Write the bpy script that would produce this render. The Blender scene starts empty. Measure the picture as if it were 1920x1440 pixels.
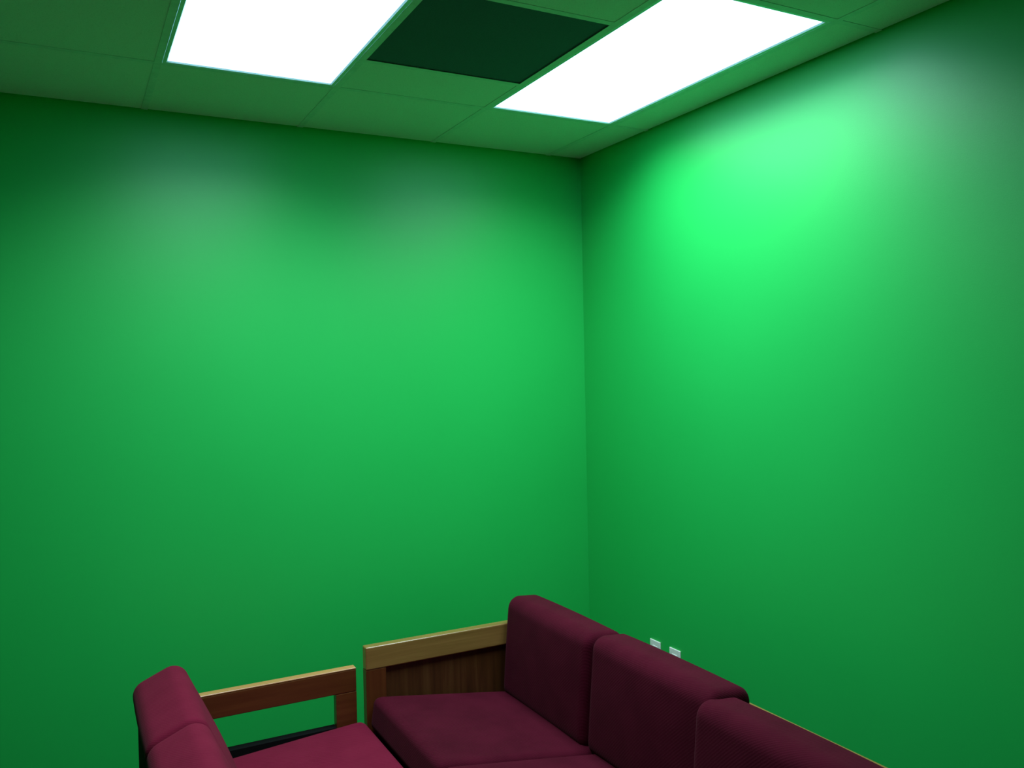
import bpy, bmesh, math
from mathutils import Vector, Matrix

C = bpy.context.scene.collection
SC = bpy.context.scene
H = 2.74                      # ceiling height

# ---------------------------------------------------------------- camera, world, exposure
cam_d = bpy.data.cameras.new('camera')
cam = bpy.data.objects.new('camera', cam_d)
C.objects.link(cam)
SC.camera = cam
yaw, pit, rol = 0.48321, -0.016794, -0.020893
F = Vector((math.sin(yaw)*math.cos(pit), math.cos(yaw)*math.cos(pit), math.sin(pit)))
R0 = Vector((math.cos(yaw), -math.sin(yaw), 0))
U0 = R0.cross(F)
R = R0*math.cos(rol) + U0*math.sin(rol)
U = -R0*math.sin(rol) + U0*math.cos(rol)
m = Matrix((R, U, -F)).transposed().to_4x4()
m.translation = Vector((-2.3169, -3.6237, H - 1.05034))
cam.matrix_world = m
cam_d.sensor_width = 36
cam_d.lens = 1592.15/1920*36
cam_d.clip_start = 0.02

world = bpy.data.worlds.new('world')
SC.world = world
world.use_nodes = True
world.node_tree.nodes['Background'].inputs[0].default_value = (0.5, 0.55, 0.6, 1)
world.node_tree.nodes['Background'].inputs[1].default_value = 0.02

SC.view_settings.view_transform = 'Standard'
SC.view_settings.look = 'None'
SC.view_settings.gamma = 1
SC.view_settings.use_curve_mapping = False
SC.view_settings.exposure = 0.0
SC.cycles.max_bounces = 12
SC.cycles.diffuse_bounces = 8

LAMP_COLOR = (0.82, 0.95, 1.0)
LAMP_WATTS = 23.5
LAMP_SPREAD = 146
LENS_STRENGTH = 4.5

# ---------------------------------------------------------------- materials
def new_mat(name):
    mt = bpy.data.materials.new(name)
    mt.use_nodes = True
    nt = mt.node_tree
    b = nt.nodes['Principled BSDF']
    return mt, nt, b

def node(nt, kind, **kw):
    n = nt.nodes.new(kind)
    for k, v in kw.items():
        if k in n.inputs: n.inputs[k].default_value = v
        else: setattr(n, k, v)
    return n

def coords(nt, scale=(1, 1, 1)):
    t = node(nt, 'ShaderNodeTexCoord')
    mp = node(nt, 'ShaderNodeMapping')
    mp.inputs['Scale'].default_value = scale
    nt.links.new(t.outputs['Object'], mp.inputs['Vector'])
    return mp.outputs['Vector']

def ramp(nt, fac, stops):
    r = node(nt, 'ShaderNodeValToRGB')
    e = r.color_ramp.elements
    while len(e) < len(stops): e.new(0.5)
    for i, (p, c) in enumerate(stops):
        e[i].position = p; e[i].color = (*c, 1)
    nt.links.new(fac, r.inputs['Fac'])
    return r.outputs['Color']

def bump(nt, b, h, strength, dist):
    bp = node(nt, 'ShaderNodeBump')
    bp.inputs['Strength'].default_value = strength
    bp.inputs['Distance'].default_value = dist
    nt.links.new(h, bp.inputs['Height'])
    nt.links.new(bp.outputs['Normal'], b.inputs['Normal'])

def plain(name, col, rough=0.5, spec=0.5, metal=0.0, scale=40, bstr=0.1, bd=0.0005):
    mt, nt, b = new_mat(name)
    v = coords(nt)
    n = node(nt, 'ShaderNodeTexNoise', Scale=scale, Detail=4.0)
    nt.links.new(v, n.inputs['Vector'])
    c = ramp(nt, n.outputs['Fac'], [(0.3, [x*0.93 for x in col]), (0.7, [min(1, x*1.05) for x in col])])
    nt.links.new(c, b.inputs['Base Color'])
    b.inputs['Roughness'].default_value = rough
    b.inputs['Specular IOR Level'].default_value = spec
    b.inputs['Metallic'].default_value = metal
    if bstr: bump(nt, b, n.outputs['Fac'], bstr, bd)
    return mt

def wall_mat():
    mt, nt, b = new_mat('green_eggshell_paint')
    v = coords(nt)
    n = node(nt, 'ShaderNodeTexNoise', Scale=1.3, Detail=2.0)
    nt.links.new(v, n.inputs['Vector'])
    c = ramp(nt, n.outputs['Fac'], [(0.3, (0.011, 0.455, 0.080)), (0.7, (0.013, 0.475, 0.086))])
    nt.links.new(c, b.inputs['Base Color'])
    b.inputs['Roughness'].default_value = 0.42
    b.inputs['Specular IOR Level'].default_value = 0.6
    n2 = node(nt, 'ShaderNodeTexNoise', Scale=260.0, Detail=3.0)
    nt.links.new(v, n2.inputs['Vector'])
    bump(nt, b, n2.outputs['Fac'], 0.25, 0.0006)
    return mt

def wood_mat(name, dark, mid, light, axis='X', rough=0.35):
    mt, nt, b = new_mat(name)
    sc = {'X': (1.2, 26, 26), 'Y': (26, 1.2, 26), 'Z': (26, 26, 1.2)}[axis]
    v = coords(nt, sc)
    n = node(nt, 'ShaderNodeTexNoise', Scale=1.6, Detail=7.0, Roughness=0.6, Distortion=0.6)
    nt.links.new(v, n.inputs['Vector'])
    c = ramp(nt, n.outputs['Fac'], [(0.25, dark), (0.5, mid), (0.75, light)])
    nt.links.new(c, b.inputs['Base Color'])
    b.inputs['Roughness'].default_value = rough
    b.inputs['Coat Weight'].default_value = 0.25
    b.inputs['Coat Roughness'].default_value = 0.25
    bump(nt, b, n.outputs['Fac'], 0.12, 0.0005)
    return mt

def fabric_mat(name, ca, cb):
    mt, nt, b = new_mat(name)
    v = coords(nt)
    w1 = node(nt, 'ShaderNodeTexWave', wave_type='BANDS', bands_direction='DIAGONAL', Scale=55.0, Distortion=0.6)
    w1.inputs['Detail'].default_value = 1.0
    nt.links.new(v, w1.inputs['Vector'])
    ck = node(nt, 'ShaderNodeTexVoronoi', Scale=170.0, Randomness=0.35)
    nt.links.new(v, ck.inputs['Vector'])
    mx = node(nt, 'ShaderNodeMath', operation='MULTIPLY')
    nt.links.new(w1.outputs['Fac'], mx.inputs[0]); nt.links.new(ck.outputs['Distance'], mx.inputs[1])
    n = node(nt, 'ShaderNodeTexNoise', Scale=9.0, Detail=3.0)
    nt.links.new(v, n.inputs['Vector'])
    ad = node(nt, 'ShaderNodeMath', operation='MULTIPLY_ADD')
    nt.links.new(mx.outputs[0], ad.inputs[0]); ad.inputs[1].default_value = 0.5
    nt.links.new(n.outputs['Fac'], ad.inputs[2])
    c = ramp(nt, ad.outputs[0], [(0.3, ca), (0.8, cb)])
    nt.links.new(c, b.inputs['Base Color'])
    b.inputs['Roughness'].default_value = 0.9
    b.inputs['Specular IOR Level'].default_value = 0.06
    b.inputs['Sheen Weight'].default_value = 0.03
    b.inputs['Sheen Roughness'].default_value = 0.5
    b.inputs['Sheen Tint'].default_value = (0.9, 0.5, 0.6, 1)
    bump(nt, b, mx.outputs[0], 0.35, 0.001)
    return mt

def tile_mat(name, col):
    mt, nt, b = new_mat(name)
    v = coords(nt)
    n = node(nt, 'ShaderNodeTexNoise', Scale=160.0, Detail=4.0)
    nt.links.new(v, n.inputs['Vector'])
    vo = node(nt, 'ShaderNodeTexVoronoi', Scale=220.0)
    nt.links.new(v, vo.inputs['Vector'])
    c = ramp(nt, vo.outputs['Distance'], [(0.05, [x*0.72 for x in col]), (0.3, col)])
    nt.links.new(c, b.inputs['Base Color'])
    b.inputs['Roughness'].default_value = 0.95
    b.inputs['Specular IOR Level'].default_value = 0.1
    bump(nt, b, n.outputs['Fac'], 0.4, 0.001)
    return mt

M_WALL = wall_mat()
M_TILE = tile_mat('white_mineral_fibre_tile', (0.78, 0.78, 0.77))
M_DARKTILE = tile_mat('dark_grey_panel', (0.085, 0.125, 0.165))
M_GRID = plain('white_enamel_metal', (0.70, 0.72, 0.72), 0.6, 0.3)
M_HOUSING = plain('white_troffer_metal', (0.80, 0.84, 0.88), 0.3, 0.7)
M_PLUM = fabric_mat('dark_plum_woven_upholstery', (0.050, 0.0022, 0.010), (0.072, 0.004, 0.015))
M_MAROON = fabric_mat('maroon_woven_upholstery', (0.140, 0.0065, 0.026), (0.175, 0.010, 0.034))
M_OAK_X = wood_mat('golden_oak_along_x', (0.20, 0.105, 0.026), (0.27, 0.145, 0.040), (0.34, 0.19, 0.056), 'X', 0.3)
M_OAK_Y = wood_mat('golden_oak_along_y', (0.20, 0.105, 0.026), (0.27, 0.145, 0.040), (0.34, 0.19, 0.056), 'Y', 0.3)
M_TAN_X = wood_mat('tan_wood_edge_along_x', (0.42, 0.19, 0.065), (0.52, 0.24, 0.085), (0.60, 0.29, 0.11), 'X', 0.4)
M_RED_X = wood_mat('reddish_stained_wood_along_x', (0.085, 0.020, 0.004), (0.115, 0.030, 0.007), (0.145, 0.042, 0.010), 'X')
M_RED_Z = wood_mat('reddish_stained_wood_upright', (0.085, 0.020, 0.004), (0.115, 0.030, 0.007), (0.145, 0.042, 0.010), 'Z')
M_PLY_Z = wood_mat('plywood_panel_upright_grain', (0.04, 0.014, 0.004), (0.075, 0.026, 0.007), (0.11, 0.046, 0.014), 'Z')
M_BLACK = plain('black_lacquered_board', (0.006, 0.006, 0.007), 0.9, 0.05)
M_PLATE = plain('white_plastic_plate', (0.86, 0.87, 0.86), 0.35, bstr=0)
M_SLOT = plain('dark_slot', (0.02, 0.02, 0.02), 0.6, bstr=0)
M_STEEL = plain('screw_steel', (0.55, 0.55, 0.53), 0.35, metal=0.9, bstr=0)
M_CARPET = plain('dark_grey_carpet', (0.045, 0.047, 0.05), 0.95, 0.1, scale=300, bstr=0.8, bd=0.004)

mt, nt, b = new_mat('lit_white_acrylic_lens')
b.inputs['Base Color'].default_value = (0.8, 0.8, 0.8, 1)
b.inputs['Roughness'].default_value = 0.4
b.inputs['Emission Color'].default_value = (0.42, 0.82, 1.0, 1)
b.inputs['Emission Strength'].default_value = LENS_STRENGTH
M_LENS = mt

# ---------------------------------------------------------------- mesh helpers
def add_box(bm, x0, x1, y0, y1, z0, z1, bevel=0.0, seg=2):
    x0, x1 = min(x0, x1), max(x0, x1); y0, y1 = min(y0, y1), max(y0, y1); z0, z1 = min(z0, z1), max(z0, z1)
    vs = [bm.verts.new((x, y, z)) for x in (x0, x1) for y in (y0, y1) for z in (z0, z1)]
    q = [(0, 1, 3, 2), (4, 6, 7, 5), (0, 4, 5, 1), (2, 3, 7, 6), (0, 2, 6, 4), (1, 5, 7, 3)]
    fs = [bm.faces.new([vs[i] for i in f]) for f in q]
    if bevel:
        es = list({e for f in fs for e in f.edges})
        bmesh.ops.bevel(bm, geom=es, offset=bevel, segments=seg, profile=0.5, affect='EDGES')

def obj(name, bm, mat, parent=None, smooth=False):
    bmesh.ops.recalc_face_normals(bm, faces=bm.faces)
    me = bpy.data.meshes.new(name)
    bm.to_mesh(me); bm.free()
    me.materials.append(mat)
    if smooth:
        for p in me.polygons: p.use_smooth = True
    o = bpy.data.objects.new(name, me)
    C.objects.link(o)
    if parent: o.parent = parent
    return o

def box(name, dims, mat, parent=None, bevel=0.0, seg=2):
    bm = bmesh.new()
    add_box(bm, *dims, bevel=bevel, seg=seg)
    return obj(name, bm, mat, parent)

def thing(name, label, cat, loc=(0, 0, 0), group=None):
    o = bpy.data.objects.new(name, None)
    C.objects.link(o)
    o.location = loc
    o.empty_display_size = 0.1
    o['label'] = label; o['category'] = cat
    if group: o['group'] = group
    return o

def struct(o, label=None):
    o['kind'] = 'structure'
    return o

def part_at(o, t):
    """keep world-space mesh coordinates although the part hangs under an Empty at t"""
    o.matrix_parent_inverse = Matrix.Translation(Vector(t)).inverted()
    return o

# ---------------------------------------------------------------- room shell
XL, YF, TOP = -3.75, -4.9, H + 0.3
struct(box('floor', (XL - 0.1, 0.1, YF - 0.1, 0.1, -0.1, 0.0), M_CARPET))
struct(box('wall_back', (XL - 0.1, 0.1, 0.0, 0.1, 0.0, TOP), M_WALL))
struct(box('wall_right', (0.0, 0.1, YF, 0.0, 0.0, TOP), M_WALL))
struct(box('wall_left', (XL - 0.1, XL, YF, 0.0, 0.0, TOP), M_WALL))
struct(box('wall_front', (XL - 0.1, 0.1, YF - 0.1, YF, 0.0, TOP), M_WALL))

# suspended ceiling: tiles lying in a metal grid
S = 0.6096
X3, A = 0.189, 0.550
xe = [0.0, -X3] + [-X3 - S*k for k in range(1, 6)] + [XL]
xe = [x for x in xe if x > XL] + [XL]
ye = [0.0, -A, -A - 2*S, -A - 4*S, -A - 6*S, YF]
ye = [y for y in ye if y > YF] + [YF]
L3, L2, L1, L0 = xe[1], xe[2], xe[3], xe[4]
D1, D2 = -A - 0.302, -A - 0.302 - S          # the dark square panel's cell
lit = [(L3, L2), (L1, L0)]
TB = 0.012                                    # half flange width of a tee bar
bm = bmesh.new()
cells = []
for i in range(len(xe) - 1):
    for j in range(len(ye) - 1):
        if j == 1 and (xe[i], xe[i+1]) in lit: continue
        if j == 1 and xe[i] == L2:
            cells += [(xe[i], xe[i+1], ye[j], D1), (xe[i], xe[i+1], D2, ye[j+1])]
            continue
        cells.append((xe[i], xe[i+1], ye[j], ye[j+1]))
for (a, b_, c, d) in cells:
    add_box(bm, a - 0.004, b_ + 0.004, c - 0.004, d + 0.004, H + 0.0016, H + 0.018, bevel=0.001, seg=1)
add_box(bm, XL, 0, YF, 0, TOP - 0.02, TOP)
ceiling = struct(obj('ceiling', bm, M_TILE))

bm = bmesh.new()
def bar_y(x, y0, y1):
    add_box(bm, x - TB, x + TB, y0, y1, H, H + 0.0016)
    add_box(bm, x - 0.0015, x + 0.0015, y0, y1, H + 0.003, H + 0.04)
def bar_x(y, x0, x1):
    add_box(bm, x0, x1, y - TB, y + TB, H + 0.0002, H + 0.0017)
    add_box(bm, x0, x1, y - 0.0015, y + 0.0015, H + 0.003, H + 0.038)
for x in xe[1:-1]: bar_y(x, YF, 0)
for y in ye[1:-1]: bar_x(y, XL, 0)
bar_x(D1, L1, L2); bar_x(D2, L1, L2)
grid = obj('ceiling_grid', bm, M_GRID, ceiling)

# the dark square panel between the lamps
dp = thing('ceiling_panel', 'dark grey square ceiling panel between the two lit light fixtures', 'ceiling panel',
           (L2 - S/2, (D1 + D2)/2, H))
o = box('panel_board', (L1 + 0.006, L2 - 0.006, D2 + 0.006, D1 - 0.006, H + 0.0045, H + 0.022), M_DARKTILE, dp, 0.001, 1)
part_at(o, dp.location)

# ---------------------------------------------------------------- light fixtures
def troffer(xa, xb, label):
    ya, yb = -A, -A - 2*S
    cx, cy = (xa + xb)/2, (ya + yb)/2
    t = thing('ceiling_light', label, 'ceiling light', (cx, cy, H), 'lit troffers in the suspended ceiling')
    hw, hl = S/2 - 0.004, S - 0.004
    bm = bmesh.new()
    # sheet-metal housing, open below
    add_box(bm, -hw, hw, -hl, hl, 0.095, 0.10)
    for s in (-1, 1):
        add_box(bm, s*hw, s*(hw - 0.003), -hl, hl, 0.003, 0.0955)
        add_box(bm, -hw, hw, s*hl, s*(hl - 0.003), 0.003, 0.0955)
    obj('housing', bm, M_HOUSING, t)
    # lens door: a slim flat frame just inside the tee bars
    # its inner edge slopes up to the lens
    bm = bmesh.new()
    e, w = 0.0125, 0.0165
    ox, oy = S/2 - e, S - e
    rings = [(ox, oy, 0.012), (ox, oy, 0.0005), (ox - 0.0125, oy - 0.0095, 0.0005), (ox - w, oy - 0.013, 0.005), (ox - w, oy - 0.013, 0.012)]
    vr = [[bm.verts.new((sx*x, sy*y, z)) for sx, sy in ((1, 1), (-1, 1), (-1, -1), (1, -1))] for x, y, z in rings]
    for i in range(len(vr)):
        p, q = vr[i], vr[(i + 1) % len(vr)]
        for k in range(4): bm.faces.new((p[k], p[(k+1) % 4], q[(k+1) % 4], q[k]))
    obj('lens_frame', bm, M_HOUSING, t)
    bm = bmesh.new()
    add_box(bm, -(S/2 - e - w), S/2 - e - w, -(S - e - 0.013), S - e - 0.013, 0.005, 0.008)
    obj('lens', bm, M_LENS, t)
    ld = bpy.data.lights.new('troffer_lamp', 'AREA')
    ld.shape = 'RECTANGLE'
    ld.size, ld.size_y = 0.54, 1.15
    ld.energy = LAMP_WATTS
    ld.color = LAMP_COLOR
    ld.spread = math.radians(LAMP_SPREAD)
    lo = bpy.data.objects.new('troffer_lamp', ld)
    C.objects.link(lo)
    lo.parent = t
    lo.location = (0, 0, 0.003)
    return t
troffer(L0, L1, 'lit white rectangular ceiling light on the left, away from the right wall')
troffer(L2, L3, 'lit white rectangular ceiling light on the right, close to the right wall')

# ---------------------------------------------------------------- cushions
def cushion(name, dims, radius, puff, parent, M, mat, fy=1.0, n=14):
    """rounded, slightly crowned cushion centred on its own origin; M places it (world)"""
    hx, hy, hz = [d/2 for d in dims]
    hy *= fy
    bm = bmesh.new()
    bmesh.ops.create_cube(bm, size=2)
    bmesh.ops.subdivide_edges(bm, edges=bm.edges, cuts=2*n, use_grid_fill=True)
    for v in bm.verts:
        p = v.co.copy()
        def spread(t, h):          # more rows near the edges
            s = math.sin(t*math.pi/2)
            return (0.45*t + 0.55*s)*h
        q = Vector((spread(p.x, hx), spread(p.y, hy), spread(p.z, hz)))
        inner = Vector((max(-(hx - radius), min(hx - radius, q.x)),
                        max(-(hy - radius), min(hy - radius, q.y)),
                        max(-(hz - radius), min(hz - radius, q.z))))
        d = q - inner
        if d.length > 1e-9:
            q = inner + d.normalized()*radius
        u, w, t = q.x/hx, q.y/hy, q.z/hz
        bx = max(0, 1 - w*w)*max(0, 1 - t*t)
        by = max(0, 1 - u*u)*max(0, 1 - t*t)
        bz = max(0, 1 - u*u)*max(0, 1 - w*w)
        q.x += puff[0]*u*bx; q.y += puff[1]*w*by; q.z += puff[2]*t*bz
        q.y /= fy
        v.co = q
    o = obj(name, bm, mat, parent, smooth=True)
    if parent is not None:
        o.matrix_parent_inverse = Matrix.Translation(parent.location).inverted()
    o.matrix_basis = M
    return o

def tilt_xz(cx, cy, cz, ang, yaw=0.0):
    """rotation about Y (ang tips the top towards +x), then yaw"""
    return Matrix.Translation((cx, cy, cz)) @ Matrix.Rotation(yaw, 4, 'Z') @ Matrix.Rotation(ang, 4, 'Y')

# ---------------------------------------------------------------- the three-seat sofa along the right wall
W = 0.63
SY0 = -0.507                                  # inner face of the far end panel
SX0, SX1 = -1.335, -0.458                     # front and back of the frame
sofa = thing('sofa', 'long dark maroon sofa with panelled oak ends running along the right wall', 'sofa', (-0.9, SY0 - 1.5*W, 0))

def sofa_part(o):
    return part_at(o, sofa.location)

def end_panel(y_in, s):
    """s = +1: panel lies on the +y side of y_in"""
    y0, y1 = y_in, y_in + s*0.040
    ym0, ym1 = y_in + s*0.013, y_in + s*0.027
    bm = bmesh.new()
    add_box(bm, SX0, SX0 + 0.08, y0, y1, 0.0, 0.554, bevel=0.002)
    add_box(bm, SX1 - 0.08, SX1, y0, y1, 0.0, 0.554, bevel=0.002)
    add_box(bm, SX0 + 0.08, SX1 - 0.08, y0, y1, 0.10, 0.19, bevel=0.002)
    fr = sofa_part(obj('end_frame', bm, M_RED_Z, sofa))
    o = box('top_rail', (SX0, SX1, y0 - s*0.001, y1, 0.554, 0.642), M_OAK_X, fr, 0.005, 3)
    o = box('inset_panel', (SX0 + 0.08, SX1 - 0.08, ym0, ym1, 0.19, 0.554), M_PLY_Z, fr)
    return fr
end_panel(SY0, 1)
SY1 = SY0 - 3*W - 0.006
end_panel(SY1, -1)
# back: oak rail over a plywood panel
bk = sofa_part(box('back_panel', (SX1 - 0.03, SX1 - 0.012, SY1, SY0, 0.16, 0.565), M_PLY_Z, sofa))
sofa_part(box('back_rail', (SX1 - 0.042, SX1, SY1, SY0, 0.565, 0.640), M_OAK_Y, sofa, 0.005, 3))
# deck and front rail
bm = bmesh.new()
v0 = [(SX0 + 0.035, 0.315), (SX1 - 0.045, 0.225), (SX1 - 0.045, 0.21), (SX0 + 0.035, 0.30)]
a = [bm.verts.new((x, SY0 - 0.002, z)) for x, z in v0]
c = [bm.verts.new((x, SY1 + 0.002, z)) for x, z in v0]
bm.faces.new(a); bm.faces.new(c[::-1])
for i in range(4): bm.faces.new((a[i], a[(i+1) % 4], c[(i+1) % 4], c[i]))
sofa_part(obj('seat_deck', bm, M_BLACK, sofa))
sofa_part(box('front_rail', (SX0 + 0.006, SX0 + 0.034, SY1 + 0.002, SY0 - 0.002, 0.19, 0.305), M_RED_X, sofa, 0.003))

# seat cushions: top .45 at the front, falling towards the back
slope = math.atan2(0.088, 0.56)
for k in range(3):
    e = (0, 0.662, 1.272, 1.89)
    yc, wd = SY0 - (e[k] + e[k+1])/2, e[k+1] - e[k]
    L, th = 0.80, 0.125
    # top surface passes (-1.29,.452) .. (-.77,.368)
    ux, uz = math.cos(slope), -math.sin(slope)
    nx, nz = math.sin(slope), math.cos(slope)
    cx = -1.312 + ux*L/2 - nx*th/2
    cz = 0.458 + uz*L/2 - nz*th/2
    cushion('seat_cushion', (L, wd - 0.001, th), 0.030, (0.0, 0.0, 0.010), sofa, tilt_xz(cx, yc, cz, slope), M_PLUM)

# back cushions
rec = math.radians(5.0)
bh, bt = 0.41, 0.165
def back_cushion(yc, dx, dz, ang, yaw, w):
    # lower front edge at (-.765,.362) for dx=dz=0
    ux, uz = math.sin(ang), math.cos(ang)
    nx, nz = math.cos(ang), -math.sin(ang)
    cx = -0.768 + dx + ux*bh/2 + nx*bt/2
    cz = 0.352 + dz + uz*bh/2 + nz*bt/2
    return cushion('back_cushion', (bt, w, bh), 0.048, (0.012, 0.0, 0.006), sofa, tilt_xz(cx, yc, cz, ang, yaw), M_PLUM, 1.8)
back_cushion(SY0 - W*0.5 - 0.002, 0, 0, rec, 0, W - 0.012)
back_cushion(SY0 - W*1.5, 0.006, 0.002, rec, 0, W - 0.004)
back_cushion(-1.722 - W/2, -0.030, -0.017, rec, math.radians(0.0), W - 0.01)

# ---------------------------------------------------------------- the loveseat facing it
LW = 0.58
BY0 = -0.482
BX0, BX1 = -1.366, -2.130                     # front and back of the frame
love = thing('loveseat', 'small maroon two-seat sofa with open wooden arms, facing the long sofa', 'sofa', (-1.75, BY0 - LW, 0))
def love_part(o):
    return part_at(o, love.location)
def open_arm(y_in, s):
    y0, y1 = y_in, y_in + s*0.036
    bm = bmesh.new()
    add_box(bm, BX0 - 0.08, BX0, y0, y1, 0, 0.475, bevel=0.002)
    add_box(bm, BX1 + 0.03, BX0, y0, y1, 0.4755, 0.560, bevel=0.003)
    fr = love_part(obj('arm_frame', bm, M_RED_X, love))
    fr['label'] = 'open reddish wooden arm frame'
    o = box('arm_cap', (BX1 + 0.03, BX0, y0, y1, 0.5605, 0.566), M_TAN_X, fr, 0.0015, 1)
    o = box('side_rail', (BX1 + 0.03, BX0 - 0.081, y0 - s*0.002, y1, 0.24, 0.352), M_BLACK, fr)
    return fr
open_arm(BY0, 1)
BY1 = BY0 - 2*LW - 0.006
open_arm(BY1, -1)
love_part(box('back_panel', (BX1, BX1 + 0.022, BY1 - 0.036, BY0 + 0.036, 0.0, 0.545), M_BLACK, love, 0.002))
bm = bmesh.new()
v0 = [(BX0 - 0.01, 0.24), (BX1 + 0.04, 0.205), (BX1 + 0.04, 0.19), (BX0 - 0.01, 0.22)]
a = [bm.verts.new((x, BY0 - 0.004, z)) for x, z in v0]
c = [bm.verts.new((x, BY1 + 0.004, z)) for x, z in v0]
bm.faces.new(a); bm.faces.new(c[::-1])
for i in range(4): bm.faces.new((a[i], a[(i+1) % 4], c[(i+1) % 4], c[i]))
love_part(obj('seat_deck', bm, M_BLACK, love))

sl = -math.atan2(0.035, 0.50)
for k in range(2):
    yc = BY0 - 0.006 - LW*(k + 0.5)
    L, th = 0.66, 0.12
    ux, uz = -math.cos(sl), math.sin(sl)
    nx, nz = math.sin(sl), math.cos(sl)
    cx = -1.340 + ux*L/2 - nx*th/2
    cz = 0.372 + uz*L/2 - nz*th/2
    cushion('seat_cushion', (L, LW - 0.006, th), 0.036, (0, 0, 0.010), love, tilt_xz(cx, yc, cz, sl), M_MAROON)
rb = -math.radians(23.5)
bh2, bt2 = 0.41, 0.182
for k in range(2):
    yc = BY0 - 0.004 - (0.276, 0.842)[k]
    ux, uz = math.sin(rb), math.cos(rb)
    nx, nz = -math.cos(rb), math.sin(rb)
    cx = -1.832 + ux*bh2/2 + nx*bt2/2
    cz = 0.338 + uz*bh2/2 + nz*bt2/2
    cushion('back_cushion', (bt2, (0.550, 0.582)[k], bh2), 0.050, (0.010, 0, 0.006), love, tilt_xz(cx, yc, cz, rb), M_MAROON, 2.6)

# ---------------------------------------------------------------- wall outlets
def outlet(yc, label):
    t = thing('wall_outlet', label, 'wall outlet', (0, yc, 0.402), 'white outlet plates above the sofa back')
    box('cover_plate', (-0.006, -0.0001, -0.037, 0.037, -0.058, 0.058), M_PLATE, t, 0.0025, 2)
    for s in (-1, 1):
        r = box('receptacle', (-0.0085, -0.0061, -0.017, 0.017, s*0.0205 - 0.014, s*0.0205 + 0.014), M_PLATE, t, 0.001, 1)
        bm = bmesh.new()
        for dy in (-0.006, 0.006):
            add_box(bm, -0.0090, -0.0086, dy - 0.001, dy + 0.001, s*0.0205 - 0.002, s*0.0205 + 0.006)
        add_box(bm, -0.0090, -0.0086, -0.002, 0.002, s*0.0205 - 0.009, s*0.0205 - 0.005)
        obj('slots', bm, M_SLOT, r)
    bm = bmesh.new()
    bmesh.ops.create_cone(bm, cap_ends=True, segments=16, radius1=0.003, radius2=0.0025, depth=0.0014,
                          matrix=Matrix.Translation((-0.0068, 0, 0)) @ Matrix.Rotation(math.pi/2, 4, 'Y'))
    obj('screw', bm, M_STEEL, t)
outlet(-0.549, 'white outlet plate nearer the room corner, only its top edge above the sofa back')
outlet(-0.688, 'white outlet plate farther from the room corner, showing more above the sofa back')
